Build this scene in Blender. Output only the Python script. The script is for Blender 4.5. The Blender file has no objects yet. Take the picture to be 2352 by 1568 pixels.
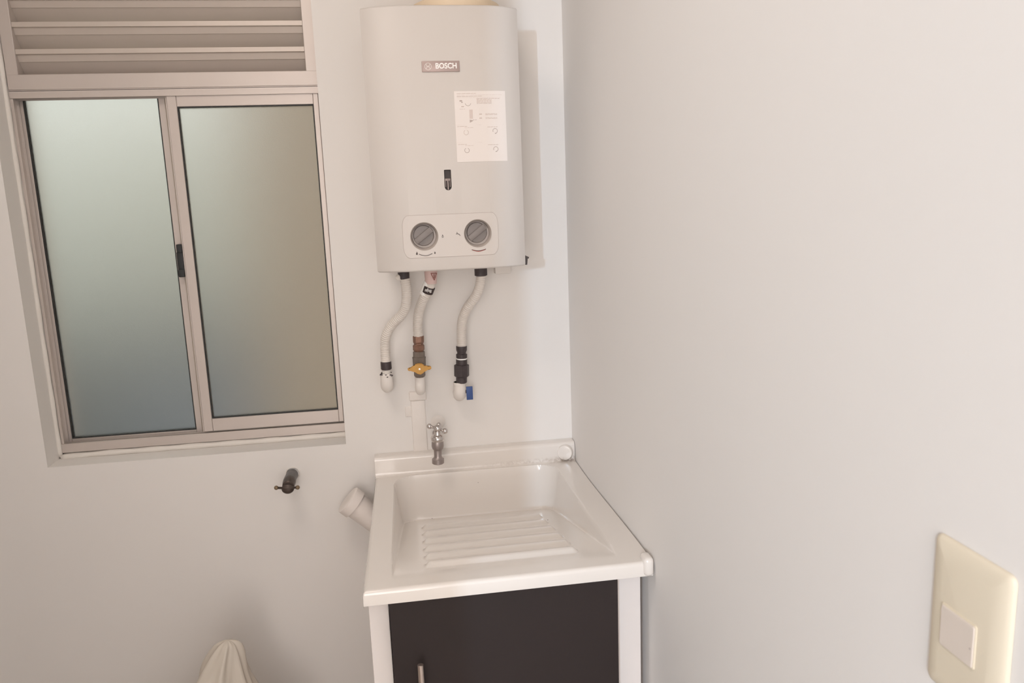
import bpy, bmesh, math, random
from mathutils import Vector, Matrix
random.seed(4)
C = bpy.context.scene.collection
S = bpy.context.scene
PI = math.pi

# ------------------------------------------------------------------ camera
cd = bpy.data.cameras.new('camera')
cam = bpy.data.objects.new('camera', cd); C.objects.link(cam)
cd.sensor_fit = 'HORIZONTAL'; cd.sensor_width = 36.0; cd.lens = 26.65
cd.clip_start = 0.02; cd.clip_end = 60
right = Vector((0.98883, -0.14448, -0.0374)); down = Vector((-0.0623, -0.1722, -0.9831)); fwd = Vector((0.1356, 0.9744, -0.1793))
m = Matrix.Identity(4)
for i in range(3):
    m[i][0] = right[i]; m[i][1] = -down[i]; m[i][2] = -fwd[i]
m[0][3], m[1][3], m[2][3] = -0.383, -1.75, 1.46
cam.matrix_world = m
cd.dof.use_dof = True; cd.dof.focus_distance = 1.5; cd.dof.aperture_fstop = 13.0
S.camera = cam

# ------------------------------------------------------------------ world
w = bpy.data.worlds.new('world'); S.world = w; w.use_nodes = True
bg = w.node_tree.nodes['Background']
bg.inputs[0].default_value = (0.88, 0.91, 0.88, 1); bg.inputs[1].default_value = 1.15

# ------------------------------------------------------------------ lights
def area(name, loc, target, sx, sy, power, col):
    l = bpy.data.lights.new(name, 'AREA'); l.shape = 'RECTANGLE'; l.size = sx; l.size_y = sy
    l.energy = power; l.color = col
    o = bpy.data.objects.new(name, l); C.objects.link(o); o.location = loc
    d = Vector(target) - Vector(loc)
    o.rotation_euler = d.to_track_quat('-Z', 'Y').to_euler()
    return o
area('daylight_beam', (-1.53, -4.0, 1.78), (-0.3, -0.2, 1.3), 0.04, 0.10, 25.0, (0.56, 0.78, 1.0))
area('added_frontal_fill', (-0.95, -4.05, 1.45), (-0.70, 0.0, 1.35), 1.2, 1.8, 28.0, (1.0, 0.905, 0.855))  # unseen soft fill added behind the camera for frontal light and reflections
area('ceiling_lamp', (-0.78, -1.00, 2.36), (-0.78, -1.00, 0.0), 0.5, 0.5, 4.7, (1.0, 0.88, 0.79))

S.view_settings.view_transform = 'Standard'; S.view_settings.look = 'None'
S.view_settings.exposure = 0.5; S.view_settings.gamma = 1.0; S.view_settings.use_curve_mapping = False
S.cycles.use_denoising = True
S.cycles.max_bounces = 10; S.cycles.diffuse_bounces = 6; S.cycles.sample_clamp_indirect = 4.0
S.cycles.caustics_reflective = False; S.cycles.caustics_refractive = True

# ------------------------------------------------------------------ materials
def mat(name, col, rough=0.5, metal=0.0, bump=0.0, bscale=60.0, var=0.0, vscale=3.0, coat=0.0, trans=0.0, ior=1.45, sss=0.0):
    mt = bpy.data.materials.new(name); mt.use_nodes = True
    nt = mt.node_tree; p = nt.nodes['Principled BSDF']
    p.inputs['Base Color'].default_value = (*col, 1); p.inputs['Roughness'].default_value = rough
    p.inputs['Metallic'].default_value = metal; p.inputs['IOR'].default_value = ior
    p.inputs['Coat Weight'].default_value = coat; p.inputs['Coat Roughness'].default_value = 0.12
    p.inputs['Transmission Weight'].default_value = trans
    tc = nt.nodes.new('ShaderNodeTexCoord')
    if var > 0:
        n = nt.nodes.new('ShaderNodeTexNoise'); n.inputs['Scale'].default_value = vscale; n.inputs['Detail'].default_value = 5
        nt.links.new(tc.outputs['Object'], n.inputs['Vector'])
        mx = nt.nodes.new('ShaderNodeMix'); mx.data_type = 'RGBA'
        mx.inputs['A'].default_value = (*[c * (1 - var) for c in col], 1)
        mx.inputs['B'].default_value = (*[min(1, c * (1 + var)) for c in col], 1)
        nt.links.new(n.outputs['Fac'], mx.inputs['Factor']); nt.links.new(mx.outputs['Result'], p.inputs['Base Color'])
    if bump > 0:
        n2 = nt.nodes.new('ShaderNodeTexNoise'); n2.inputs['Scale'].default_value = bscale; n2.inputs['Detail'].default_value = 6
        nt.links.new(tc.outputs['Object'], n2.inputs['Vector'])
        b = nt.nodes.new('ShaderNodeBump'); b.inputs['Strength'].default_value = bump; b.inputs['Distance'].default_value = 0.002
        nt.links.new(n2.outputs['Fac'], b.inputs['Height']); nt.links.new(b.outputs['Normal'], p.inputs['Normal'])
    return mt

M = {}
M['wall'] = mat('wall_paint', (0.80, 0.772, 0.744), 0.62, bump=0.12, bscale=14, var=0.012, vscale=2.2)
M['ceil'] = mat('ceiling_paint', (0.80, 0.78, 0.76), 0.8, bump=0.1, bscale=40)
M['floor'] = mat('floor_tile', (0.50, 0.44, 0.38), 0.35, var=0.08, vscale=6)
M['alu'] = mat('window_aluminium', (0.62, 0.555, 0.515), 0.42, 0.35, bump=0.03, bscale=300, var=0.03, vscale=8)
M['slat'] = mat('louvre_aluminium', (0.60, 0.53, 0.475), 0.42, 0.30, var=0.03, vscale=10)
M['gasket'] = mat('black_gasket', (0.03, 0.032, 0.033), 0.6, bump=0.05)
M['glass'] = mat('frosted_glass', (0.89, 0.895, 0.88), 0.55, trans=1.0, bump=0.15, bscale=500, ior=1.45)
M['caulk'] = mat('white_caulk', (0.78, 0.74, 0.69), 0.6, bump=0.5, bscale=60)
M['enamel'] = mat('white_enamel', (0.64, 0.60, 0.565), 0.46, var=0.01, vscale=3)
M['case'] = mat('white_steel_case', (0.76, 0.72, 0.68), 0.4, var=0.01)
M['panel'] = mat('control_panel_plastic', (0.655, 0.61, 0.575), 0.46, var=0.01)
M['seam'] = mat('panel_seam', (0.56, 0.50, 0.47), 0.6, var=0.1, vscale=60)
M['cup'] = mat('knob_recess', (0.58, 0.52, 0.48), 0.4, var=0.03)
M['knob'] = mat('grey_knob', (0.225, 0.20, 0.19), 0.42, var=0.04, vscale=30)
M['dark'] = mat('dark_slot', (0.055, 0.04, 0.037), 0.5, var=0.1, vscale=60)
M['pin'] = mat('pin_metal', (0.34, 0.28, 0.26), 0.4, 0.3)
M['plate'] = mat('badge_grey', (0.43, 0.335, 0.31), 0.4, 0.15, var=0.05, vscale=60)
M['white'] = mat('print_white', (0.98, 0.97, 0.95), 0.4)
M['print'] = mat('print_black', (0.045, 0.03, 0.03), 0.6)
M['red'] = mat('print_red', (0.42, 0.07, 0.055), 0.6)
M['redline'] = mat('warning_red', (0.30, 0.10, 0.08), 0.6)
M['faint'] = mat('print_faint', (0.70, 0.61, 0.57), 0.7)
M['faintd'] = mat('print_grey', (0.50, 0.43, 0.40), 0.7)
M['paper'] = mat('sticker_paper', (0.83, 0.775, 0.74), 0.6, var=0.01)
M['hose'] = mat('hose_sleeve', (0.74, 0.69, 0.64), 0.45, var=0.03, vscale=30)
M['black'] = mat('black_fitting', (0.055, 0.043, 0.045), 0.5, bump=0.4, bscale=300, var=0.2, vscale=120)
M['bronze'] = mat('bronze_fitting', (0.24, 0.13, 0.09), 0.42, 0.35, bump=0.4, bscale=250, var=0.2, vscale=90)
M['valve'] = mat('grey_brass_valve', (0.20, 0.165, 0.14), 0.42, 0.4, bump=0.3, bscale=200, var=0.2, vscale=80)
M['yellow'] = mat('yellow_handle', (0.56, 0.30, 0.07), 0.5, var=0.12, vscale=90)
M['blue'] = mat('blue_handle', (0.045, 0.09, 0.26), 0.5, var=0.12, vscale=80)
M['paintpipe'] = mat('painted_pipe', (0.80, 0.755, 0.715), 0.5, bump=0.6, bscale=70, var=0.03, vscale=40)
M['pink'] = mat('pink_tag', (0.70, 0.52, 0.49), 0.6, var=0.03, vscale=60)
M['chrome'] = mat('worn_chrome', (0.66, 0.62, 0.60), 0.16, 1.0, bump=0.06, bscale=120)
M['tapbody'] = mat('brushed_tap_body', (0.36, 0.315, 0.30), 0.42, 0.8, bump=0.1, bscale=200, var=0.06, vscale=60)
M['darkbronze'] = mat('dark_bronze', (0.085, 0.065, 0.055), 0.38, 0.5, bump=0.2, bscale=150, var=0.25, vscale=80)
M['oldsteel'] = mat('old_steel', (0.16, 0.15, 0.15), 0.42, 0.6, bump=0.2, bscale=150, var=0.2, vscale=80)
M['knobbrass'] = mat('brass_ball', (0.22, 0.16, 0.10), 0.4, 0.5, var=0.2, vscale=120)
M['pvc'] = mat('white_pvc', (0.80, 0.74, 0.70), 0.45, var=0.02, vscale=20)
M['cabwhite'] = mat('white_melamine', (0.80, 0.745, 0.715), 0.35, var=0.01, vscale=4)
M['door'] = mat('dark_wenge_board', (0.020, 0.012, 0.011), 0.62, bump=0.12, bscale=160, var=0.12, vscale=5)
M['handle'] = mat('satin_steel', (0.62, 0.53, 0.48), 0.3, 0.9, var=0.05, vscale=60)
M['cream'] = mat('cream_plastic', (0.73, 0.65, 0.515), 0.5, bump=0.05, bscale=40, var=0.02, vscale=12)
M['rocker'] = mat('pale_rocker', (0.68, 0.60, 0.53), 0.5, var=0.02, vscale=20)
M['bag'] = mat('plastic_bag', (0.58, 0.525, 0.455), 0.45, bump=0.5, bscale=14, var=0.06, vscale=9)
M['flue'] = mat('cream_flue', (0.78, 0.64, 0.47), 0.5, var=0.05, vscale=20)
M['ext_pale'] = mat('exterior_render', (0.68, 0.695, 0.63), 0.9, bump=0.4, bscale=12, var=0.06, vscale=2)
M['ext_tan'] = mat('exterior_tan', (0.52, 0.42, 0.32), 0.9, bump=0.3, bscale=14, var=0.06, vscale=2)
M['ext_grey'] = mat('exterior_grey', (0.095, 0.10, 0.10), 0.9, bump=0.3, bscale=14, var=0.15, vscale=2)
M['ext_blue'] = mat('exterior_blue', (0.20, 0.245, 0.31), 0.7, bump=0.1, var=0.06, vscale=3)
M['speck'] = mat('speck', (0.10, 0.06, 0.05), 0.8)

# sink acrylic with a grime line along the joint under the upstand
def sink_mat():
    mt = mat('sink_acrylic', (0.79, 0.745, 0.70), 0.20, coat=0.5)
    nt = mt.node_tree; p = nt.nodes['Principled BSDF']; L = nt.links
    tc = nt.nodes.new('ShaderNodeTexCoord'); sp = nt.nodes.new('ShaderNodeSeparateXYZ'); L.new(tc.outputs['Object'], sp.inputs[0])
    def mr(src, a, b, c=0.0, d=1.0):
        n = nt.nodes.new('ShaderNodeMapRange'); n.interpolation_type = 'SMOOTHSTEP'
        n.inputs['From Min'].default_value = a; n.inputs['From Max'].default_value = b
        n.inputs['To Min'].default_value = c; n.inputs['To Max'].default_value = d
        L.new(src, n.inputs['Value']); return n.outputs['Result']
    def mul(a, b):
        n = nt.nodes.new('ShaderNodeMath'); n.operation = 'MULTIPLY'; L.new(a, n.inputs[0])
        if isinstance(b, float): n.inputs[1].default_value = b
        else: L.new(b, n.inputs[1])
        return n.outputs[0]
    def mxx(a, b):
        n = nt.nodes.new('ShaderNodeMath'); n.operation = 'MAXIMUM'; L.new(a, n.inputs[0]); L.new(b, n.inputs[1]); return n.outputs[0]
    ns = nt.nodes.new('ShaderNodeTexNoise'); ns.inputs['Scale'].default_value = 170; ns.inputs['Detail'].default_value = 6
    L.new(tc.outputs['Object'], ns.inputs['Vector'])
    nz = mr(ns.outputs['Fac'], 0.38, 0.62)
    line = mul(mr(sp.outputs['Y'], -0.0375, -0.032), mr(sp.outputs['X'], -0.30, -0.03, 0.05, 0.40))
    corner = mul(mr(sp.outputs['Y'], -0.050, -0.030), mr(sp.outputs['X'], -0.085, -0.025))
    low = mr(sp.outputs['Z'], 0.858, 0.848)
    f = mul(mxx(mul(line, nz), mul(corner, mr(ns.outputs['Fac'], 0.2, 0.7))), low)
    mx = nt.nodes.new('ShaderNodeMix'); mx.data_type = 'RGBA'
    mx.inputs['A'].default_value = (0.79, 0.745, 0.70, 1); mx.inputs['B'].default_value = (0.30, 0.22, 0.16, 1)
    L.new(f, mx.inputs['Factor']); L.new(mx.outputs['Result'], p.inputs['Base Color'])
    return mt
M['sink'] = sink_mat()

# ------------------------------------------------------------------ helpers
def link(name, bm, m, parent=None, smooth=False, label=None, recalc=True):
    if recalc: bmesh.ops.recalc_face_normals(bm, faces=bm.faces)
    me = bpy.data.meshes.new(name); bm.to_mesh(me); bm.free()
    if smooth:
        for p in me.polygons: p.use_smooth = True
        if smooth != 'all':
            me.set_sharp_from_angle(angle=math.radians(38))
    me.materials.append(M[m]); o = bpy.data.objects.new(name, me); C.objects.link(o)
    if parent is not None:
        o.parent = parent; o.matrix_parent_inverse = parent.matrix_world.inverted()
    if label: o['label'] = label
    return o
def thing(name, label, cat, loc, group=None):
    o = bpy.data.objects.new(name, None); C.objects.link(o); o.location = loc; o.empty_display_size = 0.05
    o.matrix_world = Matrix.Translation(loc)
    o['label'] = label; o['category'] = cat
    if group: o['group'] = group
    return o
def box(bm, x0, x1, y0, y1, z0, z1, bev=0.0, seg=2):
    r = bmesh.ops.create_cube(bm, size=1.0); vs = r['verts']
    for v in vs:
        v.co = Vector((x0 + (v.co.x + .5) * (x1 - x0), y0 + (v.co.y + .5) * (y1 - y0), z0 + (v.co.z + .5) * (z1 - z0)))
    if bev > 0:
        es = list({e for v in vs for e in v.link_edges})
        bmesh.ops.bevel(bm, geom=es, offset=bev, segments=seg, affect='EDGES', profile=0.5)
    return bm
def B(x0, x1, y0, y1, z0, z1, bev=0.0, seg=2): return box(bmesh.new(), x0, x1, y0, y1, z0, z1, bev, seg)
def frame_of(t):
    t = t.normalized(); a = Vector((0, 0, 1)) if abs(t.z) < 0.9 else Vector((0, 1, 0))
    u = t.cross(a).normalized(); return u, t.cross(u).normalized()
def lathe(bm, p0, axis, prof, n=28, cap=True):
    """prof: list of (distance along axis, radius)"""
    p0 = Vector(p0); t = Vector(axis).normalized(); u, v = frame_of(t); rings = []
    for d, r in prof:
        rings.append([bm.verts.new(p0 + t * d + (u * math.cos(2*PI*k/n) + v * math.sin(2*PI*k/n)) * max(r, 1e-5)) for k in range(n)])
    for a, b in zip(rings, rings[1:]):
        for k in range(n): bm.faces.new((a[k], a[(k+1) % n], b[(k+1) % n], b[k]))
    if cap: bm.faces.new(rings[0]); bm.faces.new(list(reversed(rings[-1])))
    return bm
def L_(p0, axis, prof, n=28): return lathe(bmesh.new(), p0, axis, prof, n)
def spline(pts, step):
    pts = [Vector(p) for p in pts]; P = [2*pts[0]-pts[1]] + pts + [2*pts[-1]-pts[-2]]; out = []
    for i in range(1, len(P) - 2):
        n = max(2, int((P[i+1]-P[i]).length / step))
        for k in range(n):
            t = k / n; a, b, c, d = P[i-1], P[i], P[i+1], P[i+2]
            out.append(0.5*((2*b)+(-a+c)*t+(2*a-5*b+4*c-d)*t*t+(-a+3*b-3*c+d)*t**3))
    out.append(pts[-1]); return out
def tube(bm, pts, rad, n=12, cap=True, closed=False):
    pts = [Vector(p) for p in pts]; N = len(pts); rings = []; pu = None; s = 0
    for i, p in enumerate(pts):
        if closed: t = pts[(i+1) % N] - pts[i-1]
        else: t = pts[min(i+1, N-1)] - pts[max(i-1, 0)]
        t.normalize()
        if pu is None: u, v = frame_of(t)
        else:
            u = (pu - t * pu.dot(t)).normalized(); v = t.cross(u)
        pu = u
        if i: s += (pts[i]-pts[i-1]).length
        r = rad(s) if callable(rad) else rad
        rings.append([bm.verts.new(p + (u*math.cos(2*PI*k/n)+v*math.sin(2*PI*k/n))*r) for k in range(n)])
    pr = list(zip(rings, rings[1:])) + ([(rings[-1], rings[0])] if closed else [])
    for a, b in pr:
        for k in range(n): bm.faces.new((a[k], a[(k+1) % n], b[(k+1) % n], b[k]))
    if cap and not closed: bm.faces.new(rings[0]); bm.faces.new(list(reversed(rings[-1])))
    return bm
def sphere(bm, c, r, sc=(1, 1, 1), n=16):
    r_ = bmesh.ops.create_uvsphere(bm, u_segments=n, v_segments=max(8, n*2//3), radius=r)
    for v in r_['verts']: v.co = Vector((v.co.x*sc[0], v.co.y*sc[1], v.co.z*sc[2])) + Vector(c)
    return bm
def prism(bm, poly, axis, a, b):
    """poly in the two other axes, extruded along axis ('x','y','z') from a to b"""
    def P(p, t): return {'x': (t, p[0], p[1]), 'y': (p[0], t, p[1]), 'z': (p[0], p[1], t)}[axis]
    A = [bm.verts.new(P(p, a)) for p in poly]; Bv = [bm.verts.new(P(p, b)) for p in poly]; n = len(poly)
    for k in range(n): bm.faces.new((A[k], A[(k+1) % n], Bv[(k+1) % n], Bv[k]))
    bm.faces.new(A); bm.faces.new(list(reversed(Bv))); return bm
def struct(name, bm, m, parent=None, smooth=False, label=None):
    o = link(name, bm, m, parent, smooth, label)
    if parent is None: o['kind'] = 'structure'
    return o
def boolean_cut(o, cutters):
    for c in cutters:
        md = o.modifiers.new('cut', 'BOOLEAN'); md.operation = 'DIFFERENCE'; md.solver = 'EXACT'; md.object = c
    bpy.context.view_layer.update()
    dg = bpy.context.evaluated_depsgraph_get(); me = bpy.data.meshes.new_from_object(o.evaluated_get(dg))
    o.modifiers.clear(); o.data = me
    for p in me.polygons: p.use_smooth = True
    me.set_sharp_from_angle(angle=math.radians(30))
def text_bm(s, size, weight, yfun, cx, cz, flip=False, shear=0.0, xsc=1.0, ext=0.0003):
    cu = bpy.data.curves.new('t', 'FONT'); cu.body = s; cu.size = size; cu.offset = weight; cu.align_x = 'CENTER'; cu.align_y = 'CENTER'
    cu.extrude = ext; cu.resolution_u = 4
    to = bpy.data.objects.new('t', cu); C.objects.link(to); bpy.context.view_layer.update()
    me = bpy.data.meshes.new_from_object(to.evaluated_get(bpy.context.evaluated_depsgraph_get()))
    bm = bmesh.new(); bm.from_mesh(me); bpy.data.objects.remove(to); bpy.data.curves.remove(cu); bpy.data.meshes.remove(me)
    for v in bm.verts:
        x, y, z = v.co; x *= xsc
        if flip: x, y = -x, -y
        v.co = Vector((cx + x, yfun(cx + x) - z, cz + y))
    return bm

# ------------------------------------------------------------------ room shell
WX0, WX1, WZ0, WZ1 = -1.196, -0.542, 0.9185, 2.15       # window opening
wb = bmesh.new()                                          # back wall with its window hole, 0.16 thick
box(wb, -1.75, WX0, 0, 0.16, 0, 2.42); box(wb, WX1, 0.12, 0, 0.16, 0, 2.42)
box(wb, WX0, WX1, 0, 0.16, 0, WZ0); box(wb, WX0, WX1, 0, 0.16, WZ1, 2.42)
struct('wall_back', wb, 'wall')
struct('wall_right', B(0, 0.12, -4.3, 0, 0, 2.42), 'wall')
struct('wall_left', B(-1.87, -1.75, -4.3, 0.16, 0, 2.42), 'wall')
pf = bmesh.new(); box(pf, -1.75, -0.835, -2.05, -1.95, 0, 2.42); box(pf, -0.835, 0, -2.05, -1.95, 2.12, 2.42)
struct('wall_front', pf, 'wall')                          # partition behind the camera with its open doorway
struct('wall_far', B(-1.75, 0, -4.3, -4.18, 0, 2.42), 'wall')
struct('floor', B(-1.87, 0.12, -4.3, 0.16, -0.1, 0), 'floor')
struct('ceiling', B(-1.87, 0.12, -4.3, 0.16, 2.42, 2.52), 'ceil')
# light well outside the window
struct('wall_exterior_opposite', B(-6.0, 2.0, 2.6, 2.8, -3.0, 2.3), 'ext_pale')
struct('wall_exterior_side', B(-0.86, 2.0, 0.75, 2.6, -3.0, 5.0), 'ext_tan')
struct('wall_exterior_low', B(-6.0, -0.86, 1.3, 1.5, -3.0, 1.02), 'ext_grey')
struct('trim_added_blue_block', B(-1.35, -0.86, 1.0, 1.28, 0.2, 0.90, 0.02), 'ext_blue')  # added block, its blue stands in for sky reflection low in the glass

# painted-over chase under the gas elbow (relief on the wall)
ch = bmesh.new()
box(ch, -0.386, -0.352, -0.004, 0.004, 0.86, 1.012, 0.003, 3); box(ch, -0.389, -0.349, -0.006, 0.004, 1.012, 1.034, 0.003, 3)
box(ch, -0.400, -0.384, -0.002, 0.004, 0.974, 0.998, 0.0015, 3)
struct('trim_1', ch, 'paintpipe', smooth=True)

# ------------------------------------------------------------------ window
win = bpy.data.objects.new('window_1', None); C.objects.link(win); win.location = (-0.87, 0.065, WZ0)
win.matrix_world = Matrix.Translation((-0.87, 0.065, WZ0)); win['kind'] = 'structure'
def part(name, bm, m, p, **k): return link(name, bm, m, p, **k)
X0, X1 = -1.190, -0.5425
fr = bmesh.new()
box(fr, X0, -1.1655, 0.065, 0.115, 1.736, 2.148, 0.0012, 1)       # louvre jambs
box(fr, -0.5705, X1, 0.065, 0.115, 1.736, 2.148, 0.0012, 1)
box(fr, -1.1655, -0.5705, 0.065, 0.115, 2.12, 2.148, 0.0012, 1)
box(fr, X0+.0005, X1-.0005, 0.0645, 0.115, 1.7355, 1.7675, 0.0012, 1)          # transom
part('louvre_frame', fr, 'alu', win, smooth=True)
fr = bmesh.new()
box(fr, X0, X1, 0.066, 0.0685, 1.7185, 1.7345, 0.0005, 1)           # head track lips
box(fr, X0, X1, 0.0865, 0.0885, 1.7165, 1.7345, 0.0005, 1); box(fr, X0, X1, 0.066, 0.115, 1.7330, 1.7355)
for y0, y1, x1 in ((0.066, 0.069, -1.1835), (0.0865, 0.0885, -1.1815), (0.111, 0.114, -1.179)):
    box(fr, X0+0.0003, x1, y0+0.0004, y1-0.0002, 0.9352, 1.7180, 0.0005, 1)                # left jamb fins
box(fr, X0+0.0002, -1.1868, 0.0700, 0.1135, 0.9355, 1.7325)
box(fr, -0.5485, X1-0.0003, 0.0665, 0.1138, 0.9353, 1.7182, 0.001, 1)
box(fr, X0, X1, 0.0645, 0.068, 0.9305, 0.9520, 0.0008, 1)           # sill track
box(fr, X0, X1, 0.0865, 0.0885, 0.9305, 0.9500, 0.0005, 1); box(fr, X0, X1, 0.066, 0.115, 0.9305, 0.937)
part('track_frame', fr, 'alu', win, smooth=True)
cb = bmesh.new()
tube(cb, spline([(X0 - 0.002 + 0.0*i, 0.0635, 0.921) if i == 0 else (X0 + i*0.0925, 0.0625+random.uniform(-.0015, .0015), 0.9235) for i in range(8)], 0.01), lambda s: 0.0068 + 0.0007*math.sin(s*70), 10)
tube(cb, spline([(-1.1945, 0.0625 + random.uniform(-.001, .001), 0.923 + i*0.1525) for i in range(9)], 0.01), lambda s: 0.0052 + 0.0006*math.sin(s*60), 10)
box(cb, -1.1975, -1.1885, 0.068, 0.112, 0.919, 2.149); box(cb, -1.190, -0.5425, 0.068, 0.112, 0.919, 0.9315)
part('caulk_bead', cb, 'caulk', win, smooth='all')
# louvre slats
prof = [(0.067, 0.0), (0.067, -0.0098), (0.072, -0.0112), (0.0775, -0.0240), (0.0795, -0.0243), (0.081, -0.0262), (0.090, -0.0385), (0.098, -0.0500), (0.0995, -0.0498),
        (0.0930, -0.0385), (0.0815, -0.0225), (0.0755, -0.0060), (0.0755, 0.0)]
sm = None
for i in range(6):
    zt = 1.8185 + 0.0545 * i
    if sm is None:
        o = part('slat', prism(bmesh.new(), [(y, z) for y, z in prof], 'x', -1.1653, -0.5707), 'slat', win, smooth=True); sm = o.data
        o.location.z += 0; base = o
        for v in o.data.vertices: v.co.z += zt
        base_z = zt
    else:
        c = base.copy(); C.objects.link(c); c.location.z = base.location.z + (zt - base_z)
# sashes
def sash(x0, x1, z0, z1, y0, y1, gl, name, latch=False):
    """gl: glass rect x0,x1,z0,z1 ; butt-jointed members"""
    s = bmesh.new()
    box(s, x0, gl[0], y0, y1, z0, z1, 0.001, 1); box(s, gl[1], x1, y0, y1, z0, z1, 0.001, 1)
    box(s, gl[0], gl[1], y0 + 0.0006, y1, gl[3], z1, 0.0008, 1); box(s, gl[0], gl[1], y0 + 0.0006, y1, z0, gl[2], 0.0008, 1)
    so = part(name, s, 'alu', win, smooth=True)
    ym = (y0 + y1) / 2
    g = bmesh.new(); t = 0.0024
    box(g, gl[0], gl[0]+t, y0+0.002, y1-0.002, gl[2], gl[3]); box(g, gl[1]-t, gl[1], y0+0.002, y1-0.002, gl[2], gl[3])
    box(g, gl[0]+t, gl[1]-t, y0+0.002, y1-0.002, gl[3]-t, gl[3]); box(g, gl[0]+t, gl[1]-t, y0+0.002, y1-0.002, gl[2], gl[2]+t)
    part('gasket', g, 'gasket', so)
    part('pane', B(gl[0]+t, gl[1]-t, ym-0.002, ym+0.002, gl[2]+t, gl[3]-t), 'glass', so, label='frosted glass pane')
    return so
ls = sash(-1.1870, -0.8830, 0.939, 1.7325, 0.0905, 0.1075, (-1.1760, -0.8970, 0.9555, 1.7235), 'sliding_sash')
rs = sash(-0.8740, -0.5490, 0.9545, 1.7195, 0.0695, 0.0855, (-0.8535, -0.5605, 0.9850, 1.6960), 'sliding_sash')
part('interlock_strip', B(-0.8775, -0.8740, 0.0735, 0.0885, 0.9530, 1.7200, 0.0006, 1), 'alu', win)
lt = bmesh.new()
box(lt, -0.8915, -0.8775, 0.072, 0.0895, 1.3375, 1.3790, 0.002); box(lt, -0.8895, -0.8775, 0.069, 0.0895, 1.378, 1.3965, 0.0018)
box(lt, -0.8915, -0.8775, 0.069, 0.0895, 1.3220, 1.3400, 0.0025)
part('latch', lt, 'gasket', win, smooth=True, label='black plastic window latch')

# ------------------------------------------------------------------ water heater
HX, HH = -0.2845, 0.1500
def py(x):                                                # plan profile of the bowed cover
    u = min(1.0, abs(x - HX) / HH); return -0.2330 + 0.025 * u ** 4.5
heater = thing('water_heater', 'white bow-fronted gas water heater with two grey knobs hanging on the back wall', 'water heater', (HX, 0, 1.333))
link('casing', B(HX-0.142, HX+0.142, -0.196, -0.001, 1.337, 1.827, 0.006), 'case', heater, smooth=True)
N = 48
pl = [(HX - HH + 2*HH*k/N, py(HX - HH + 2*HH*k/N)) for k in range(N+1)]
pl = [(HX - HH, -0.190)] + pl + [(HX + HH, -0.190)]
cv = bmesh.new(); rings = []                             # rounded top and bottom edges: rings that shrink a little
for z, d in ((1.3330, .0036), (1.3338, .0018), (1.3352, .0006), (1.3370, 0), (1.8280, 0), (1.8298, .0006), (1.8312, .0018), (1.8320, .0036)):
    rings.append([cv.verts.new((HX + (x-HX)*(1-d/0.15), y + (d if y < -0.1905 else 0), z)) for x, y in pl])
for a, b in zip(rings, rings[1:]):
    for k in range(len(a)): cv.faces.new((a[k], a[(k+1) % len(a)], b[(k+1) % len(a)], b[k]))
cv.faces.new(rings[0]); cv.faces.new(list(reversed(rings[-1])))
cover = link('front_cover', cv, 'enamel', heater, smooth=True)
# plate that follows the cover
def conform(xs, zt, zb, off, back):
    bm = bmesh.new(); R = []
    for x in xs:
        a, b = zt(x), zb(x); y0, y1 = py(x) - off, py(x) + back
        R.append([bm.verts.new((x, y0, a)), bm.verts.new((x, y0, b)), bm.verts.new((x, y1, b)), bm.verts.new((x, y1, a))])
    for p, q in zip(R, R[1:]):
        for k in range(4): bm.faces.new((p[k], p[(k+1) % 4], q[(k+1) % 4], q[k]))
    bm.faces.new(R[0]); bm.faces.new(list(reversed(R[-1]))); return bm
def frange(a, b, n): return [a + (b-a)*i/n for i in range(n+1)]
PX0, PX1, PZ0, PZ1 = -0.3800, -0.1915, 1.3605, 1.4435
def zhalf(x):                                             # arched ends of the control panel
    d = min(x - PX0, PX1 - x)
    return 0.0415 if d > 0.0125 else (0.0205 + 0.021*math.sqrt(max(0, 1-((0.0125-d)/0.0125)**2)))
pm = (PZ0 + PZ1) / 2
pxs = [PX0 + 0.0125*(1-math.cos(PI/2*i/6)) for i in range(7)] + frange(PX0+0.02, PX1-0.02, 26) + [PX1 - 0.0125*(1-math.cos(PI/2*i/6)) for i in range(6, -1, -1)]
panel = link('control_panel', conform(pxs, lambda x: pm + zhalf(x), lambda x: pm - zhalf(x), 0.0007, 0.004), 'panel', heater)
ring = [(x, pm + zhalf(x)) for x in pxs] + [(x, pm - zhalf(x)) for x in reversed(pxs)]
link('seam', tube(bmesh.new(), [(x, py(x)-0.0002, z) for x, z in ring], 0.00065, 6, closed=True), 'seam', panel, smooth='all')
KN = [(-0.3385, 1.4020), (-0.2322, 1.4035)]
cut = []
for kx, kz in KN:
    cut.append(link('c', L_((kx, -0.245, kz), (0, 1, 0), [(0, 0.0276), (0.0115, 0.0276), (0.028, 0.0240)], 48), 'cup'))
SX, SW, SZ0, SZ1 = -0.2863, 0.0068, 1.4895, 1.5290
slot = [(SX-SW, SZ1-0.001), (SX-SW+0.001, SZ1), (SX+SW-0.001, SZ1), (SX+SW, SZ1-0.001)] + [(SX+SW*math.cos(a), SZ0+SW+SW*math.sin(a)) for a in [-PI*i/12 for i in range(13)]]
cut.append(link('c', prism(bmesh.new(), slot, 'y', -0.25, -0.2200), 'dark'))
boolean_cut(cover, cut); boolean_cut(panel, cut[:2])
for c in cut: bpy.data.objects.remove(c)
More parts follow.
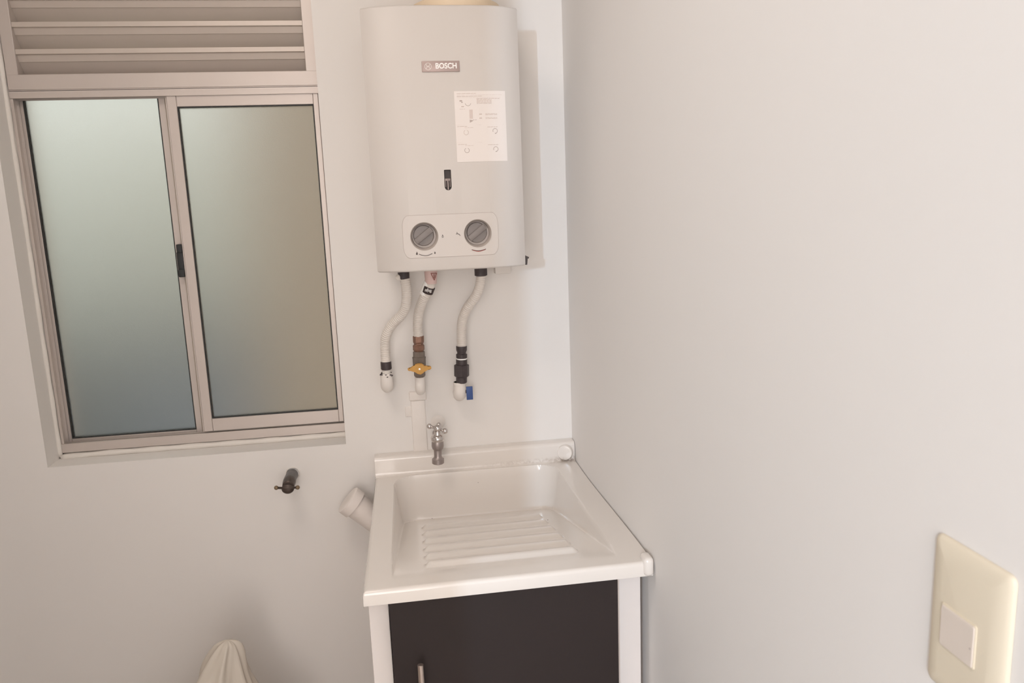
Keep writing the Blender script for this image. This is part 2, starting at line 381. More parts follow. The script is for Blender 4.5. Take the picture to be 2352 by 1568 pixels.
for kx, kz in KN:
    kb = bmesh.new()                                      # the cup: a ring lining the hole, closed behind
    lathe(kb, (kx, -0.2338, kz), (0, 1, 0), [(0, 0.0274), (0.0012, 0.0268), (0.013, 0.0236), (0.0165, 0.0232), (0.0168, 0.0)], 48, cap=False)
    knob = link('knob', kb, 'cup', heater, smooth=True, label='recessed round grey control knob')
    link('dial', L_((kx-0.001, -0.2180, kz+0.0015), (0, -1, 0), [(0, 0.0205), (0.0055, 0.0203), (0.0075, 0.0190), (0.0078, 0.012), (0.0078, 0.0)], 40), 'knob', knob, smooth=True)
    g = B(-0.0205, 0.0205, -0.0065, 0, -0.0062, 0.0062, 0.002)
    bmesh.ops.rotate(g, verts=g.verts, cent=(0, 0, 0), matrix=Matrix.Rotation(-math.radians(37), 3, 'Y'))
    bmesh.ops.translate(g, verts=g.verts, vec=(kx-0.001, -0.2257, kz+0.0015))
    link('grip', g, 'knob', knob, smooth=True)
# sight slot
link('sight_window', prism(bmesh.new(), [(SX+(x-SX)*0.97, z) for x, z in slot], 'y', -0.2235, -0.2201), 'dark', heater, label='dark flame viewing slot')
pn = bmesh.new(); box(pn, SX-0.0012, SX+0.0012, -0.2315, -0.2235, 1.4905, 1.511, 0.0004, 1); box(pn, SX-0.0058, SX+0.0058, -0.2290, -0.2235, 1.5075, 1.5125, 0.0012, 2)
box(pn, SX-0.0050, SX-0.0036, -0.2290, -0.2235, 1.496, 1.509, 0.0003, 1); box(pn, SX+0.0036, SX+0.0050, -0.2290, -0.2235, 1.496, 1.509, 0.0003, 1)
link('ignition_pin', pn, 'pin', heater, smooth=True)
# badge
badge = link('badge', B(-0.3248, -0.2530, -0.2352, -0.2325, 1.7112, 1.7308, 0.0008, 2), 'plate', heater, smooth=True, label='grey brand badge with white letters')
link('lettering', text_bm('BOSCH', 0.0140, 0.00035, lambda x: -0.2353, -0.2787, 1.7212, xsc=0.90), 'white', badge)
em = bmesh.new(); ex, ez = -0.3130, 1.7208
tube(em, [(ex+0.0062*math.cos(2*PI*k/32), -0.2354, ez+0.0062*math.sin(2*PI*k/32)) for k in range(32)], 0.0006, 6, closed=True)
for s in (-1, 1):
    tube(em, [(ex+s*(0.0062-0.0042*math.cos(a)), -0.2354, ez+0.0050*math.sin(a)) for a in [-1.0+2.0*i/8 for i in range(9)]], 0.0007, 6)
box(em, ex-0.0024, ex+0.0024, -0.2358, -0.2350, ez-0.0008, ez+0.0008)
link('emblem', em, 'paper', badge, smooth=True)
# icons on the control panel
def flame(x, z, h): return [(x, z+h), (x+0.28*h, z+0.35*h), (x+0.33*h, z-0.1*h), (x+0.1*h, z-0.45*h), (x-0.22*h, z-0.35*h), (x-0.3*h, z+0.05*h), (x-0.08*h, z+0.45*h)]
def iconline(bm, pts, r, off=0.0009): tube(bm, [(x, py(x)-off, z) for x, z in pts], r, 6)
ic = bmesh.new()
fl = flame(-0.3025, 1.4000, 0.0040); iconline(ic, fl + fl[:1], 0.0004)
link('droplet_icon', ic, 'print', panel); ic = bmesh.new()
iconline(ic, [(-0.2760, 1.4040), (-0.2735, 1.4045), (-0.2705, 1.4040), (-0.2680, 1.4015), (-0.2678, 1.4005)], 0.00055)
iconline(ic, [(-0.2736, 1.4050), (-0.2736, 1.4078)], 0.0005)
link('tap_icon', ic, 'print', panel); ic = bmesh.new()
for fx, hh in ((-0.3550, 0.0042), (-0.3195, 0.0030)):
    fl = flame(fx, 1.3685, hh); bmv = [ic.verts.new((x, py(x)-0.0009, z)) for x, z in fl]; ic.faces.new(bmv)
    iconline(ic, fl + fl[:1], 0.0003)
    link('flame_icon', ic, 'print', panel); ic = bmesh.new()
iconline(ic, [(-0.3510+0.0265*t, 1.3680-0.0038*math.sin(PI*t)) for t in frange(0, 1, 12)], 0.00055)
link('scale_arc', ic, 'print', panel)
ic = bmesh.new(); iconline(ic, [(-0.2460+0.0285*t, 1.3720-0.0030*math.sin(PI*t)) for t in frange(0, 1, 12)], 0.0006)
link('scale_arc', ic, 'print', panel)
ic = bmesh.new(); iconline(ic, [(-0.2445+0.0255*t, 1.3711-0.0030*math.sin(PI*t)) for t in frange(0, 1, 12)], 0.0006)
link('heat_mark', ic, 'red', panel, label='thin red arc')
# instruction sticker
TX0, TX1, TZ0, TZ1 = -0.2662, -0.1660, 1.5425, 1.6752
st = link('instruction_sticker', conform(frange(TX0, TX1, 20), lambda x: TZ1, lambda x: TZ0, 0.0006, 0.0002), 'paper', heater, label='white instruction sticker printed in faint grey')
pr = bmesh.new(); pd = bmesh.new()
def sline(bm, u0, u1, v, r=0.00035, broken=True):         # u,v in fractions of the sticker from its top-left
    u = u0
    while u < u1 - 0.005:
        l = random.uniform(0.03, 0.09) if broken else (u1-u0)
        e = min(u1, u + l)
        tube(bm, [(TX0+(TX1-TX0)*q, py(TX0+(TX1-TX0)*q)-0.0006, TZ1-(TZ1-TZ0)*v) for q in (u, (u+e)/2, e)], r, 4)
        u = e + 0.012
def sarc(bm, uc, vc, ru, a0, a1, r=0.0004):
    tube(bm, [(TX0+(TX1-TX0)*(uc+ru*math.cos(a)), py(TX0+(TX1-TX0)*(uc+ru*math.cos(a)))-0.0006, TZ1-(TZ1-TZ0)*(vc-ru*0.755*math.sin(a))) for a in frange(a0, a1, 18)], r, 4)
sline(pr, .05, .42, .035, .0005); sline(pr, .05, .93, .055, .0002); sline(pr, .05, .55, .072, .0005); sline(pr, .05, .90, .088, .0002)
for v in (.105, .122, .139, .156, .173): sline(pr, .43, .72 if v > .11 else .88, v, .0006)
sarc(pd, .26, .165, .055, PI*1.05, PI*1.95); sline(pd, .10, .15, .135, .0011, False); sline(pd, .13, .16, .155, .0008, False); sline(pr, .13, .18, .215, .0009, False); sline(pr, .09, .20, .25, .0004)
box(pr, TX0+.028, TX0+.0345, py(TX0+.031)-0.0009, py(TX0+.031), TZ1-.0515, TZ1-.0345)
sline(pr, .47, .52, .325, .0009, False); sline(pr, .47, .52, .38, .0009, False)
for v in (.32, .335, .375, .39): sline(pr, .59, .82, v, .0005)
tri = [(.28, .40), (.35, .415), (.28, .445)]; pd.faces.new([pd.verts.new((TX0+(TX1-TX0)*u, py(TX0+(TX1-TX0)*u)-0.0010, TZ1-(TZ1-TZ0)*v)) for u, v in tri]); sline(pd, .34, .42, .405, .0003)
for v0, v1 in ((.475, .735), ):
    pass
sline(pr, .02, .95, .475, .0002, False); sline(pr, .02, .95, .725, .0002, False)
for v in (.495, .75):
    sline(pr, .03, .22, v, .0005); sline(pr, .17, .34, v+.018, .0004); sline(pr, .62, .82, v+.012, .0005)
sarc(pr, .20, .58, .045, PI*0.65, PI*2.35, .0005); sarc(pd, .77, .565, .045, -PI*0.55, PI*1.15, .0005); sline(pd, .765, .79, .60, .0007, False)
sarc(pd, .20, .835, .045, PI*0.65, PI*2.35, .0005); sarc(pd, .77, .825, .045, -PI*0.55, PI*1.15, .0005); sline(pd, .765, .79, .86, .0007, False)
link('printed_lines', pr, 'faint', st)['kind'] = 'stuff'; link('printed_diagrams', pd, 'faintd', st)['kind'] = 'stuff'
# flue collar, bracket, lever
link('flue', L_((-0.2450, -0.105, 1.826), (0, 0, 1), [(0, 0.090), (0.030, 0.090), (0.045, 0.060), (0.30, 0.058)], 40), 'flue', heater, smooth=True)
link('mounting_bracket', B(-0.176, -0.140, -0.030, -0.002, 1.302, 1.340, 0.002), 'case', heater, smooth=True)
lv = bmesh.new(); prism(lv, [(-0.138, 1.3555), (-0.1255, 1.3495), (-0.1265, 1.3465), (-0.1285, 1.3465), (-0.1300, 1.334), (-0.1335, 1.334), (-0.138, 1.350)], 'y', -0.203, -0.196)
link('side_clip', lv, 'dark', heater)
# water and gas inlets under the case
link('inlet', L_((-0.3835, -0.10, 1.345), (0, 0, -1), [(0, 0.0115), (0.020, 0.0115), (0.022, 0.0125), (0.035, 0.0122), (0.037, 0.010)], 12), 'black', heater, smooth=True)
link('inlet', L_((-0.2162, -0.10, 1.345), (0, 0, -1), [(0, 0.0125), (0.018, 0.0125), (0.0185, 0.0140), (0.0375, 0.0140), (0.039, 0.011)], 12), 'black', heater, smooth=True)
wr = bmesh.new(); sphere(wr, (-0.3935, -0.103, 1.3125), 0.0075, (1.1, .9, .9), 10)
link('joint_tape', wr, 'caulk', heater, smooth=True)

# ------------------------------------------------------------------ hoses
def rib(s, r=0.0104): return r + 0.0014 * (abs(math.sin(PI*s/0.0045))**0.7 - 0.5)
def hose(name, label, pts, parent_loc):
    t = thing(name, label, 'hose', parent_loc, 'corrugated hoses under the heater')
    link('corrugated_sleeve', tube(bmesh.new(), spline(pts, 0.00056), rib, 16), 'hose', t, smooth='all')
    return t
h1 = hose('flexible_hose', 'left white corrugated water hose ending in a black nut at a white elbow', [(-0.3817, -0.10, 1.309), (-0.3795, -0.1, 1.2839), (-0.3821, -0.095, 1.252), (-0.3935, -0.085, 1.2285), (-0.4158, -0.07, 1.2055), (-0.4312, -0.06, 1.1785), (-0.4348, -0.05, 1.1495), (-0.4354, -0.05, 1.1186)], (-0.4354, -0.05, 1.10))
link('nut', L_((-0.4354, -0.05, 1.1195), (0, 0, -1), [(0, 0.0112), (0.0012, 0.0122), (0.017, 0.0122), (0.0185, 0.0105)], 10), 'black', h1, smooth=True)
h2 = hose('flexible_hose', 'middle white corrugated gas hose wearing a pink tag and a black printed label', [(-0.3240, -0.10, 1.336), (-0.3244, -0.10, 1.3055), (-0.3262, -0.1, 1.298), (-0.3329, -0.095, 1.2789), (-0.3442, -0.085, 1.2601), (-0.3552, -0.065, 1.2291), (-0.3592, -0.055, 1.2003), (-0.3594, -0.05, 1.1727)], (-0.3594, -0.05, 1.172))
tg = bmesh.new(); lathe(tg, (-0.3243, -0.10, 1.3330), (-0.04, 0, -1), [(0, 0.0142), (0.018, 0.0138), (0.032, 0.0125), (0.038, 0.0118)], 24)
tag = link('warning_tag', tg, 'pink', h2, smooth=True, label='pink paper tag with a red triangle')
def cyl_pt(cx, cy, z, dx, R): return (cx + dx, cy - math.sqrt(max(0, R*R - dx*dx)) - 0.0006, z)
tr = bmesh.new(); R_ = 0.0146
T = [(-0.0010, 1.3185), (0.0115, 1.3180), (0.0055, 1.3035)]
def seg(a, b, n=6): return [(a[0]+(b[0]-a[0])*i/n, a[1]+(b[1]-a[1])*i/n) for i in range(n+1)]
for a, b in ((0, 1), (1, 2), (2, 0)): tube(tr, [cyl_pt(-0.3245, -0.10, z, dx, R_) for dx, z in seg(T[a], T[b])], 0.00075, 6)
tube(tr, [cyl_pt(-0.3245, -0.10, z, dx, R_) for dx, z in seg((0.0054, 1.3165), (0.0055, 1.3080))], 0.0008, 6)
link('warning_triangle', tr, 'redline', tag)
la = Vector((-0.3285, -0.0972, 1.2915)); lb = Vector((-0.3372, -0.0905, 1.2715)); ax = (lb-la)
lab = link('printed_label', L_(la + Vector((0, 0, 0.006)), ax, [(0, 0.0120), (0.0075, 0.0122), (0.0300, 0.0128), (0.0302, 0.0110)], 24), 'white', h2, smooth=True, label='white sleeve label with a black band')
bd = L_(la + ax*0.10, ax, [(0, 0.0124), (0.0005, 0.0131), (0.0150, 0.0131), (0.0155, 0.0124)], 24)
link('black_band', bd, 'print', lab, smooth=True)
c0 = la + ax*0.55
tb = text_bm('flexigas', 0.0098, 0.0001, lambda x: 0, 0, 0, flip=True, xsc=0.50)
for v in tb.verts:
    dx, dy, dz = v.co; a = dx / 0.0131
    v.co = Vector((c0.x + 0.0142*math.sin(a) - dz*0.43 * -1, c0.y - 0.0142*math.cos(a) + dz*0.33*-1 + dy, c0.z + dz - dx*0.18 - 0.0002))
link('lettering', tb, 'white', lab)
h3 = hose('flexible_hose', 'right white corrugated water hose above the blue-handled elbow', [(-0.2162, -0.10, 1.307), (-0.2166, -0.1, 1.3008), (-0.2207, -0.1, 1.2821), (-0.2306, -0.092, 1.2595), (-0.2460, -0.08, 1.2377), (-0.2572, -0.065, 1.2116), (-0.2615, -0.055, 1.1845), (-0.2630, -0.05, 1.1435)], (-0.263, -0.05, 1.1435))
nb = bmesh.new(); lathe(nb, (-0.2630, -0.05, 1.1445), (-0.04, 0, -1), [(0, 0.0118), (0.0015, 0.0125), (0.010, 0.0122), (0.0155, 0.0100), (0.0175, 0.0100), (0.0195, 0.0128), (0.0275, 0.0126), (0.0290, 0.0105)], 14)
link('nut', nb, 'black', h3, smooth=True)

# gas valve
gv = thing('gas_valve', 'yellow butterfly-handled gas valve below the middle hose', 'valve', (-0.361, -0.05, 1.055))
link('flare_nut', L_((-0.3594, -0.05, 1.1735), (-0.02, 0, -1), [(0, 0.0118), (0.001, 0.0125), (0.014, 0.0122), (0.0175, 0.0105), (0.0195, 0.0105)], 6), 'bronze', gv, label='bronze nut')
link('flare_nut', L_((-0.3600, -0.05, 1.1545), (-0.02, 0, -1), [(0, 0.0105), (0.003, 0.0130), (0.0125, 0.0130), (0.0155, 0.0110), (0.018, 0.0110)], 8), 'bronze', gv, label='bronze nut')
vb = bmesh.new(); lathe(vb, (-0.3603, -0.05, 1.1385), (-0.02, 0, -1), [(0, 0.0122), (0.001, 0.0132), (0.0125, 0.0135), (0.0130, 0.0152), (0.0165, 0.0152), (0.0170, 0.0148), (0.034, 0.0145), (0.048, 0.0128), (0.056, 0.0128), (0.060, 0.0105)], 8)
lathe(vb, (-0.3613, -0.055, 1.1045), (0, -1, 0), [(0, 0.0085), (0.016, 0.0085)], 16)
link('valve_body', vb, 'valve', gv)
hd = bmesh.new()
ho = [(-0.0265, 0.0022), (-0.0235, 0.0040), (-0.0165, 0.0040), (-0.0120, 0.0070), (-0.0085, 0.0112), (-0.002, 0.0125), (0.005, 0.0120), (0.0105, 0.0080), (0.0135, 0.0045), (0.0180, 0.0038), (0.0235, 0.0050), (0.0262, 0.0030), (0.0262, -0.0010), (0.0230, -0.0030), (0.0160, -0.0020), (0.0120, -0.0045), (0.0080, -0.0095), (0.0020, -0.0128), (-0.0050, -0.0110), (-0.0110, -0.0060), (-0.0165, -0.0025), (-0.0235, -0.0030), (-0.0262, -0.0010)]
prism(hd, [(-0.3613 + x, 1.1028 + z) for x, z in ho], 'y', -0.0785, -0.0700)
bmesh.ops.bevel(hd, geom=[e for e in hd.edges if abs(e.verts[0].co.y - e.verts[1].co.y) < 1e-6], offset=0.0015, segments=2, affect='EDGES')
hdo = link('handle', hd, 'yellow', gv, smooth=True, label='yellow butterfly handle')
link('screw', L_((-0.3613, -0.0780, 1.1028), (0, -1, 0), [(0, 0.0026), (0.0012, 0.0022), (0.0014, 0)], 12), 'chrome', hdo, smooth=True)
# wall elbows
def elbow(name, label, x, ztop, zc, r, fl=None):
    t = thing(name, label, 'pipe fitting', (x, 0, zc), 'painted wall elbows')
    R = 0.030
    pts = [(x, -0.046, ztop), (x, -0.046, zc + 0.010)] + [(x, -0.046 + 0.02*(1-math.cos(a)), zc + 0.010 - 0.02*math.sin(a)) for a in frange(0.2, PI/2, 6)] + [(x, -0.0005, zc - 0.010)]
    link('elbow_body', tube(bmesh.new(), pts, lambda s: r*(0.96 + 0.10*math.exp(-((s-0.03)/0.012)**2)), 20), 'paintpipe', t, smooth=True)
    link('socket_rim', L_((x, -0.046, ztop), (0, 0, -1), [(0, r*0.9), (0.001, r*1.02), (0.006, r*1.02), (0.0075, r*0.92)], 20), 'paintpipe', t, smooth=True)
    return t
e1 = elbow('pipe_elbow', 'white painted wall elbow with dark flecks under the left hose', -0.4362, 1.0930, 1.0660, 0.0140)
fk = bmesh.new()
for k in range(9):
    a = random.uniform(-1.2, 1.2); rr = 0.0146
    sphere(fk, (-0.4362+rr*math.sin(a), -0.046-rr*math.cos(a), 1.0925-random.uniform(0, .007)), random.uniform(.0008, .0020), (1.6, .4, .8), 8)
link('dark_flecks', fk, 'black', e1)['kind'] = 'stuff'
link('thread', L_((-0.4357, -0.048, 1.1010), (0, 0, -1), [(0, 0.0098), (0.0085, 0.0098)], 16), 'caulk', e1, smooth=True)
e2 = elbow('pipe_elbow', 'white painted wall elbow under the yellow-handled gas valve', -0.3617, 1.0795, 1.0520, 0.0112)
e3 = elbow('pipe_elbow', 'white painted wall elbow with the blue handle, under the right hose', -0.2722, 1.0600, 1.0340, 0.0140)
bh = B(-0.2572, -0.2425, -0.052, -0.049, 1.0170, 1.0485, 0.0008)
link('lever', bh, 'blue', e3, smooth=True, label='flat blue lever')
link('lever_stem', L_((-0.262, -0.046, 1.036), (1, -0.1, 0), [(0, 0.004), (0.010, 0.004)], 12), 'dark', e3)
# check valve coupling
cp = thing('pipe_coupling', 'black plastic union coupling between right hose and blue-handled elbow', 'pipe fitting', (-0.268, -0.05, 1.058))
link('white_ring', L_((-0.2642, -0.05, 1.1165), (-0.04, 0, -1), [(0, 0.0110), (0.0005, 0.0122), (0.003, 0.0122), (0.0035, 0.0110)], 20), 'white', cp, smooth=True, label='white sealing ring')
link('collar', L_((-0.2644, -0.05, 1.1130), (-0.04, 0, -1), [(0, 0.0128), (0.0125, 0.0128)], 20), 'black', cp, smooth=True)
link('union_nut', L_((-0.2650, -0.05, 1.1012), (-0.04, 0, -1), [(0, 0.0150), (0.001, 0.0172), (0.026, 0.0172), (0.0285, 0.0150)], 8), 'black', cp)
link('tail_piece', L_((-0.2665, -0.05, 1.0730), (-0.04, 0, -1), [(0, 0.0128), (0.013, 0.0124), (0.015, 0.0105)], 20), 'black', cp, smooth=True)

# ------------------------------------------------------------------ laundry sink
sink = thing('laundry_sink', 'white acrylic laundry sink with ribbed washboard on the dark cabinet', 'sink', (-0.24, -0.31, 0.842))
SXL, SYF = -0.4785, -0.6200
def sstep(t): t = max(0.0, min(1.0, t)); return t*t*(3-2*t)
def rimz(y): return 0.8435 + 0.0225*sstep((-0.08 - y)/0.56)
def xr(y): return -0.0015 - 0.0020*min(1, -y/0.62)
def smin(a, b, k):
    h = max(0.0, min(1.0, 0.5 + 0.5*(b-a)/k)); return b*(1-h) + a*h - k*h*(1-h)
ribs_y = [-0.172, -0.250, -0.327, -0.400, -0.467, -0.528]
def topz(x, y):
    rz = rimz(y)
    floorz = 0.738 + 0.247*(-0.07 - y)
    d = rz - floorz
    x0, x1, y0, y1 = -0.4345, -0.0535, -0.590, -0.0455        # inner edge, rear corners rounded in plan
    cr = 0.048 if y > -0.3 else 0.02
    cx = max(x0 + cr, min(x1 - cr, x)); cy = max(y0 + cr, min(y1 - cr, y))
    inside = cr - math.hypot(x - cx, y - cy)
    if x0 + cr < x < x1 - cr and y0 + cr < y < y1 - cr: inside = min(x - x0, x1 - x, y - y0, y1 - y)
    w_ = inside / 0.14
    dd = 0.0
    if w_ > -0.01:
        dd = smin(w_, d, 0.022) if d > 0 else 0
        dd = max(0.0, dd); dd = dd*dd/(dd + 0.003)
    z = rz - dd
    for k, yy in enumerate(ribs_y):                       # washboard ribs
        q = abs(y - yy)
        if q < 0.017:
            ex_ = sstep((x + 0.381)/0.012) * sstep((-0.108 - x)/0.012)
            z += 0.0090*ex_*(math.cos(PI*q/0.034)**1.4)
    # rounded outer edge and slightly raised front lip
    e = min(x - SXL, y - SYF, 0.02)
    r = 0.007
    if e < r: z -= r - math.sqrt(max(0, r*r - (r-e)**2))
    return z
def axis_pts(a, b, dense, n):
    out = [a, b]
    k = 0
    for p0, p1, m_ in dense: out += [p0 + (p1-p0)*i/m_ for i in range(m_+1)]
    out += [a + (b-a)*i/n for i in range(n+1)]
    out = sorted(set(round(v, 5) for v in out if min(a, b) <= v <= max(a, b))); return out
xs = axis_pts(0.0, 1.0, [(0, 0.02, 9), (0.085, 0.21, 44), (0.77, 0.895, 44), (0.2, 0.78, 50)], 60)
ys = axis_pts(SYF, -0.028, [(SYF, SYF+0.012, 9), (-0.56, -0.15, 150), (-0.11, -0.035, 44)], 70)
sb = bmesh.new(); G = []
for y in ys:
    G.append([sb.verts.new((SXL + u*(xr(y)-SXL), y, topz(SXL + u*(xr(y)-SXL), y))) for u in xs])
for i in range(len(ys)-1):
    for j in range(len(xs)-1): sb.faces.new((G[i][j], G[i][j+1], G[i+1][j+1], G[i+1][j]))
def skirt(line, zb):
    low = [sb.verts.new((v.co.x, v.co.y, zb)) for v in line]
    for a in range(len(line)-1): sb.faces.new((line[a], line[a+1], low[a+1], low[a]))
skirt(G[0], 0.8415); skirt([g[0] for g in G], 0.8380); skirt([g[-1] for g in G], 0.8415)
link('basin', sb, 'sink', sink, smooth='all')
for p in sink.children[0].data.polygons: p.use_smooth = True
sink.children[0].data.set_sharp_from_angle(angle=math.radians(50))
ub = bmesh.new(); sph = [(-0.0005, 0.836), (-0.0005, 0.8890), (-0.010, 0.8890)] + [(-0.022-0.009*math.sin(a), 0.880+0.009*math.cos(a)) for a in frange(0, PI/2, 6)] + [(-0.0325, 0.852)] + [(-0.0325-0.006*(1-math.cos(a)), 0.850-0.006*math.sin(a)) for a in frange(0.3, PI/2, 4)] + [(-0.038, 0.836)]
prism(ub, sph, 'x', -0.4775, -0.0012)
link('upstand', ub, 'sink', sink, smooth=True)
link('front_lip', B(-0.4700, -0.0040, -0.6185, -0.600, 0.8400, 0.8470, 0.002), 'sink', sink, smooth=True)
cap = bmesh.new(); lathe(cap, (-0.0245, -0.0300, 0.8650), (-0.35, -1, 0.05), [(0, 0.0190), (0.006, 0.0190), (0.010, 0.0170), (0.0108, 0.012), (0.0108, 0)], 28)
link('plug', cap, 'sink', sink, smooth=True, label='round white plug in the rear right corner')
eb = B(-0.0200, -0.0030, -0.6265, -0.596, 0.8425, 0.8750, 0.0065, 3)
link('corner_cap', eb, 'sink', sink, smooth=True, label='swollen white corner at the wall')
for x, y in ((-0.353, -0.062), (-0.1300, -0.5050), (-0.105, -0.212), (-0.24, -0.05)):
    sk = bmesh.new(); sphere(sk, (x, y, topz(x, y)+0.0002), 0.0011, (1, 1, .4), 8); link('speck', sk, 'speck', sink)

# ------------------------------------------------------------------ cabinet
cab = thing('sink_cabinet', 'white sink cabinet with a dark wenge door under the laundry sink', 'cabinet', (-0.244, -0.33, 0))
bx = bmesh.new()
box(bx, -0.4740, -0.4590, -0.560, -0.10, 0.08, 0.8380); box(bx, -0.0300, -0.0130, -0.560, -0.10, 0.08, 0.8380)
box(bx, -0.4590, -0.0300, -0.560, -0.10, 0.08, 0.096); box(bx, -0.4590, -0.0300, -0.112, -0.10, 0.096, 0.70)
box(bx, -0.4590, -0.0300, -0.53, -0.12, 0.0, 0.08)
link('carcass', bx, 'cabwhite', cab)
for a, b in ((-0.4742, -0.4422), (-0.0565, -0.0128)):
    link('stile', B(a, b, -0.5800, -0.5600, 0.08, 0.8395, 0.0008, 1), 'cabwhite', cab, smooth=True)
link('stile', B(-0.4422, -0.0565, -0.5700, -0.5600, 0.80, 0.8395), 'cabwhite', cab)
dr = link('door', B(-0.4405, -0.0580, -0.5975, -0.5795, 0.09, 0.8375, 0.0008, 1), 'door', cab, smooth=True, label='dark wenge cabinet door')
hb = bmesh.new(); lathe(hb, (-0.3957, -0.6250, 0.7330), (0, 0, -1), [(0, 0.0040), (0.0006, 0.0050), (0.150, 0.0050), (0.1506, 0.0040)], 20)
for z in (0.708, 0.603): lathe(hb, (-0.3957, -0.6250, z), (0, 1, 0), [(0, 0.0035), (0.0275, 0.0035)], 12)
link('bar_handle', hb, 'handle', dr, smooth=True, label='satin steel bar handle')

# ------------------------------------------------------------------ chrome tap over the sink
tp = thing('tap', 'chrome cross-handled tap over the laundry sink', 'tap', (-0.3305, 0, 0.93))
tx, ty = -0.3305, -0.090
link('escutcheon', L_((tx+0.006, -0.0005, 0.955), (0, -1, 0), [(0, 0.017), (0.0015, 0.0155), (0.003, 0.011)], 28), 'paintpipe', tp, smooth=True)
link('inlet_pipe', L_((tx, -0.003, 0.930), (0, -1, 0), [(0, 0.0085), (0.085, 0.0085)], 20), 'tapbody', tp, smooth=True)
link('body', L_((tx-0.0005, ty, 0.9370), (-0.03, 0, -1), [(0, 0.0128), (0.004, 0.0136), (0.012, 0.0138), (0.018, 0.0122), (0.0215, 0.0090), (0.036, 0.0086), (0.0395, 0.0098), (0.0425, 0.0136), (0.0520, 0.0138), (0.0535, 0.0120), (0.0535, 0.0080), (0.040, 0.0070)], 32), 'tapbody', tp, smooth=True)
link('bonnet', L_((tx, ty, 0.9370), (0, 0, 1), [(0, 0.0135), (0.003, 0.0152), (0.008, 0.0155), (0.0125, 0.0125), (0.0150, 0.0085), (0.0190, 0.0072), (0.023, 0.0070)], 32), 'chrome', tp, smooth=True)
hn = bmesh.new(); sphere(hn, (tx+0.0012, ty, 0.9660), 0.0096, (1, 1, .92), 24)
tube(hn, [(tx-0.0140, ty+0.003, 0.9705), (tx+0.0012, ty, 0.9665), (tx+0.0150, ty-0.004, 0.9610)], 0.0032, 12)
tube(hn, [(tx+0.004, ty+0.016, 0.9680), (tx+0.0012, ty, 0.9665), (tx-0.001, ty-0.002, 0.9655)], 0.0032, 12)
sphere(hn, (tx-0.0168, ty+0.0035, 0.9715), 0.0062, (1, 1, 1), 18); sphere(hn, (tx+0.0175, ty-0.0045, 0.9600), 0.0065, (1, 1, 1), 18); sphere(hn, (tx+0.005, ty+0.019, 0.968), 0.0062, (1, 1, 1), 18)
link('cross_handle', hn, 'chrome', tp, smooth='all', label='polished chrome ball-ended handle')

# ------------------------------------------------------------------ dark bib tap
bt = thing('tap', 'small dark bronze bib tap on the bare wall below the window', 'tap', (-0.672, 0, 0.858))
bxx = -0.6725
link('barrel', L_((bxx+0.003, -0.0005, 0.8570), (-0.03, -1, -0.02), [(0, 0.0115), (0.004, 0.0130), (0.034, 0.0134), (0.044, 0.0132)], 24), 'oldsteel', bt, smooth=True)
link('bonnet', L_((bxx+0.002, -0.040, 0.8555), (0, -1, -0.12), [(0, 0.0134), (0.003, 0.0142), (0.016, 0.0142), (0.020, 0.0135), (0.028, 0.0130), (0.030, 0.0110)], 24), 'darkbronze', bt, smooth=True)
wh = bmesh.new(); sphere(wh, (bxx+0.001, -0.070, 0.8470), 0.0140, (1, .6, .86), 20)
tube(wh, [(bxx-0.0215, -0.074, 0.8525), (bxx, -0.076, 0.8505), (bxx+0.0225, -0.074, 0.8495)], 0.0027, 12)
link('wing_handle', wh, 'darkbronze', bt, smooth='all')
for s, zz in ((-1, 0.8528), (1, 0.8492)):
    bb = bmesh.new(); sphere(bb, (bxx+s*0.0232, -0.074, zz), 0.0049, (1, 1, 1), 16); link('handle_ball', bb, 'knobbrass', bt, smooth='all', label='dull brass ball end')
rg = bmesh.new(); tube(rg, [(bxx+0.004+0.0155*math.cos(2*PI*k/20), -0.001, 0.8585+0.0140*math.sin(2*PI*k/20)) for k in range(20)], lambda s: 0.0016+0.0006*math.sin(s*400), 8, closed=True)
link('plaster_ring', rg, 'caulk', bt, smooth='all')

# ------------------------------------------------------------------ pvc drain stub
pv = thing('drain_pipe', 'white plastic drain pipe stub slanting out beside the sink', 'pipe', (-0.49, -0.05, 0.75))
A = Vector((-0.5450, -0.054, 0.8040)); ax = Vector((0.735, 0.0, -0.678))
link('pipe', tube(bmesh.new(), [A + ax*0.018, A + ax*0.105, A + ax*0.110 + Vector((0.003, 0, -0.012)), A + ax*0.110 + Vector((0.004, 0, -0.20))], 0.0295, 32), 'pvc', pv, smooth=True)
link('end_cap', L_(A, ax, [(0, 0.0), (0.0003, 0.0270), (0.0012, 0.0310), (0.0035, 0.0338), (0.0235, 0.0342), (0.0245, 0.0300)], 40), 'pvc', pv, smooth=True)

# ------------------------------------------------------------------ switch plate
sw = thing('light_switch', 'cream light switch plate on the right wall in the foreground', 'light switch', (0, -1.307, 1.149))
def rrect(y0, y1, z0, z1, r, n=6):
    out = []
    for cy, cz, a0 in ((y1-r, z1-r, 0), (y0+r, z1-r, PI/2), (y0+r, z0+r, PI), (y1-r, z0+r, 1.5*PI)):
        out += [(cy + r*math.cos(a0+PI/2*i/n), cz + r*math.sin(a0+PI/2*i/n)) for i in range(n+1)]
    return out
def rplate(y0, y1, z0, z1, r, levels):
    bm = bmesh.new(); R = []
    for x, d in levels: R.append([bm.verts.new((x, y, z)) for y, z in rrect(y0+d, y1-d, z0+d, z1-d, max(r-d*0.6, 0.0008))])
    for a, b in zip(R, R[1:]):
        for k in range(len(a)): bm.faces.new((a[k], a[(k+1) % len(a)], b[(k+1) % len(a)], b[k]))
    bm.faces.new(R[0]); bm.faces.new(list(reversed(R[-1]))); return bm
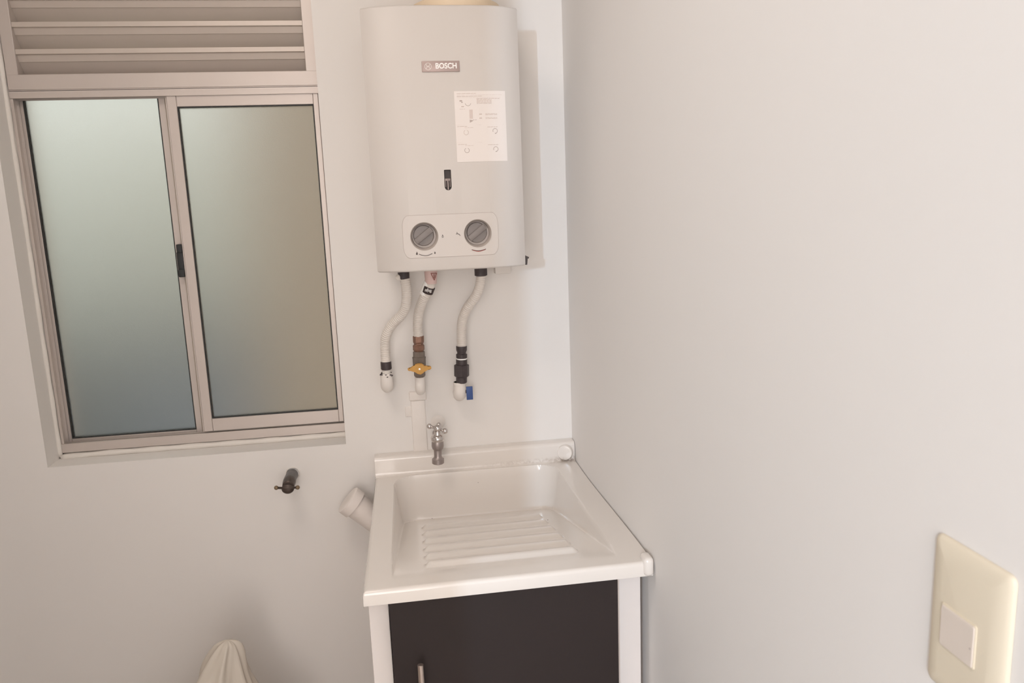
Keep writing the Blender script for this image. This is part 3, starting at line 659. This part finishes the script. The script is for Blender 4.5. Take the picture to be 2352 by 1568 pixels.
link('plate', rplate(-1.3445, -1.2700, 1.0890, 1.2085, 0.006, [(-0.0003, 0), (-0.0018, 0.0002), (-0.0032, 0.0014), (-0.0045, 0.0040), (-0.0057, 0.0085), (-0.0065, 0.014)]), 'cream', sw, smooth=True)
link('module_frame', rplate(-1.3205, -1.2855, 1.1270, 1.1605, 0.002, [(-0.0060, 0), (-0.0073, 0.0001), (-0.0074, 0.0003)]), 'cream', sw)
link('rocker', rplate(-1.3195, -1.2865, 1.1280, 1.1595, 0.0018, [(-0.0070, 0), (-0.0079, 0.0002), (-0.0082, 0.0008)]), 'rocker', sw)
link('indicator_dot', rplate(-1.3178, -1.3162, 1.1412, 1.1428, 0.0007, [(-0.0080, 0), (-0.0084, 0.0001)]), 'faintd', sw)

# ------------------------------------------------------------------ plastic bag
bag = None
bb = bmesh.new(); NB, MB = 64, 60; bc = Vector((-0.783, -0.275, 0)); top = 0.610; G = []
for i in range(MB+1):
    t = i/MB; z = top*(1 - t**1.35) + 0.002
    rr = 0.004 + 0.009*min(1, t*25) + 0.17*min(t, 0.8) + 0.03*sstep((t-.3)/.3) - 0.03*sstep((t-.85)/.15)
    row = []
    for k in range(NB):
        a = 2*PI*k/NB
        f = 1 + 0.16*math.sin(3*a+2.2*t*3) + 0.10*math.sin(7*a - 5*t) + 0.05*math.sin(13*a + 9*t)
        f *= 1 + 0.06*math.sin(19*t + 2*a)
        lx = -0.020*sstep(t*4)
        row.append(bb.verts.new((bc.x + lx + rr*f*math.cos(a), bc.y + rr*f*0.75*math.sin(a), z + 0.006*math.sin(5*a+1)*sstep(t*6)*(1-t))))
    G.append(row)
for i in range(MB):
    for k in range(NB): bb.faces.new((G[i][k], G[i][(k+1) % NB], G[i+1][(k+1) % NB], G[i+1][k]))
bb.faces.new(G[0]); bb.faces.new(list(reversed(G[-1])))
bag = link('plastic_bag', bb, 'bag', None, smooth='all')
bag['label'] = 'crumpled cream plastic bag standing against the wall below the window'; bag['category'] = 'bag'
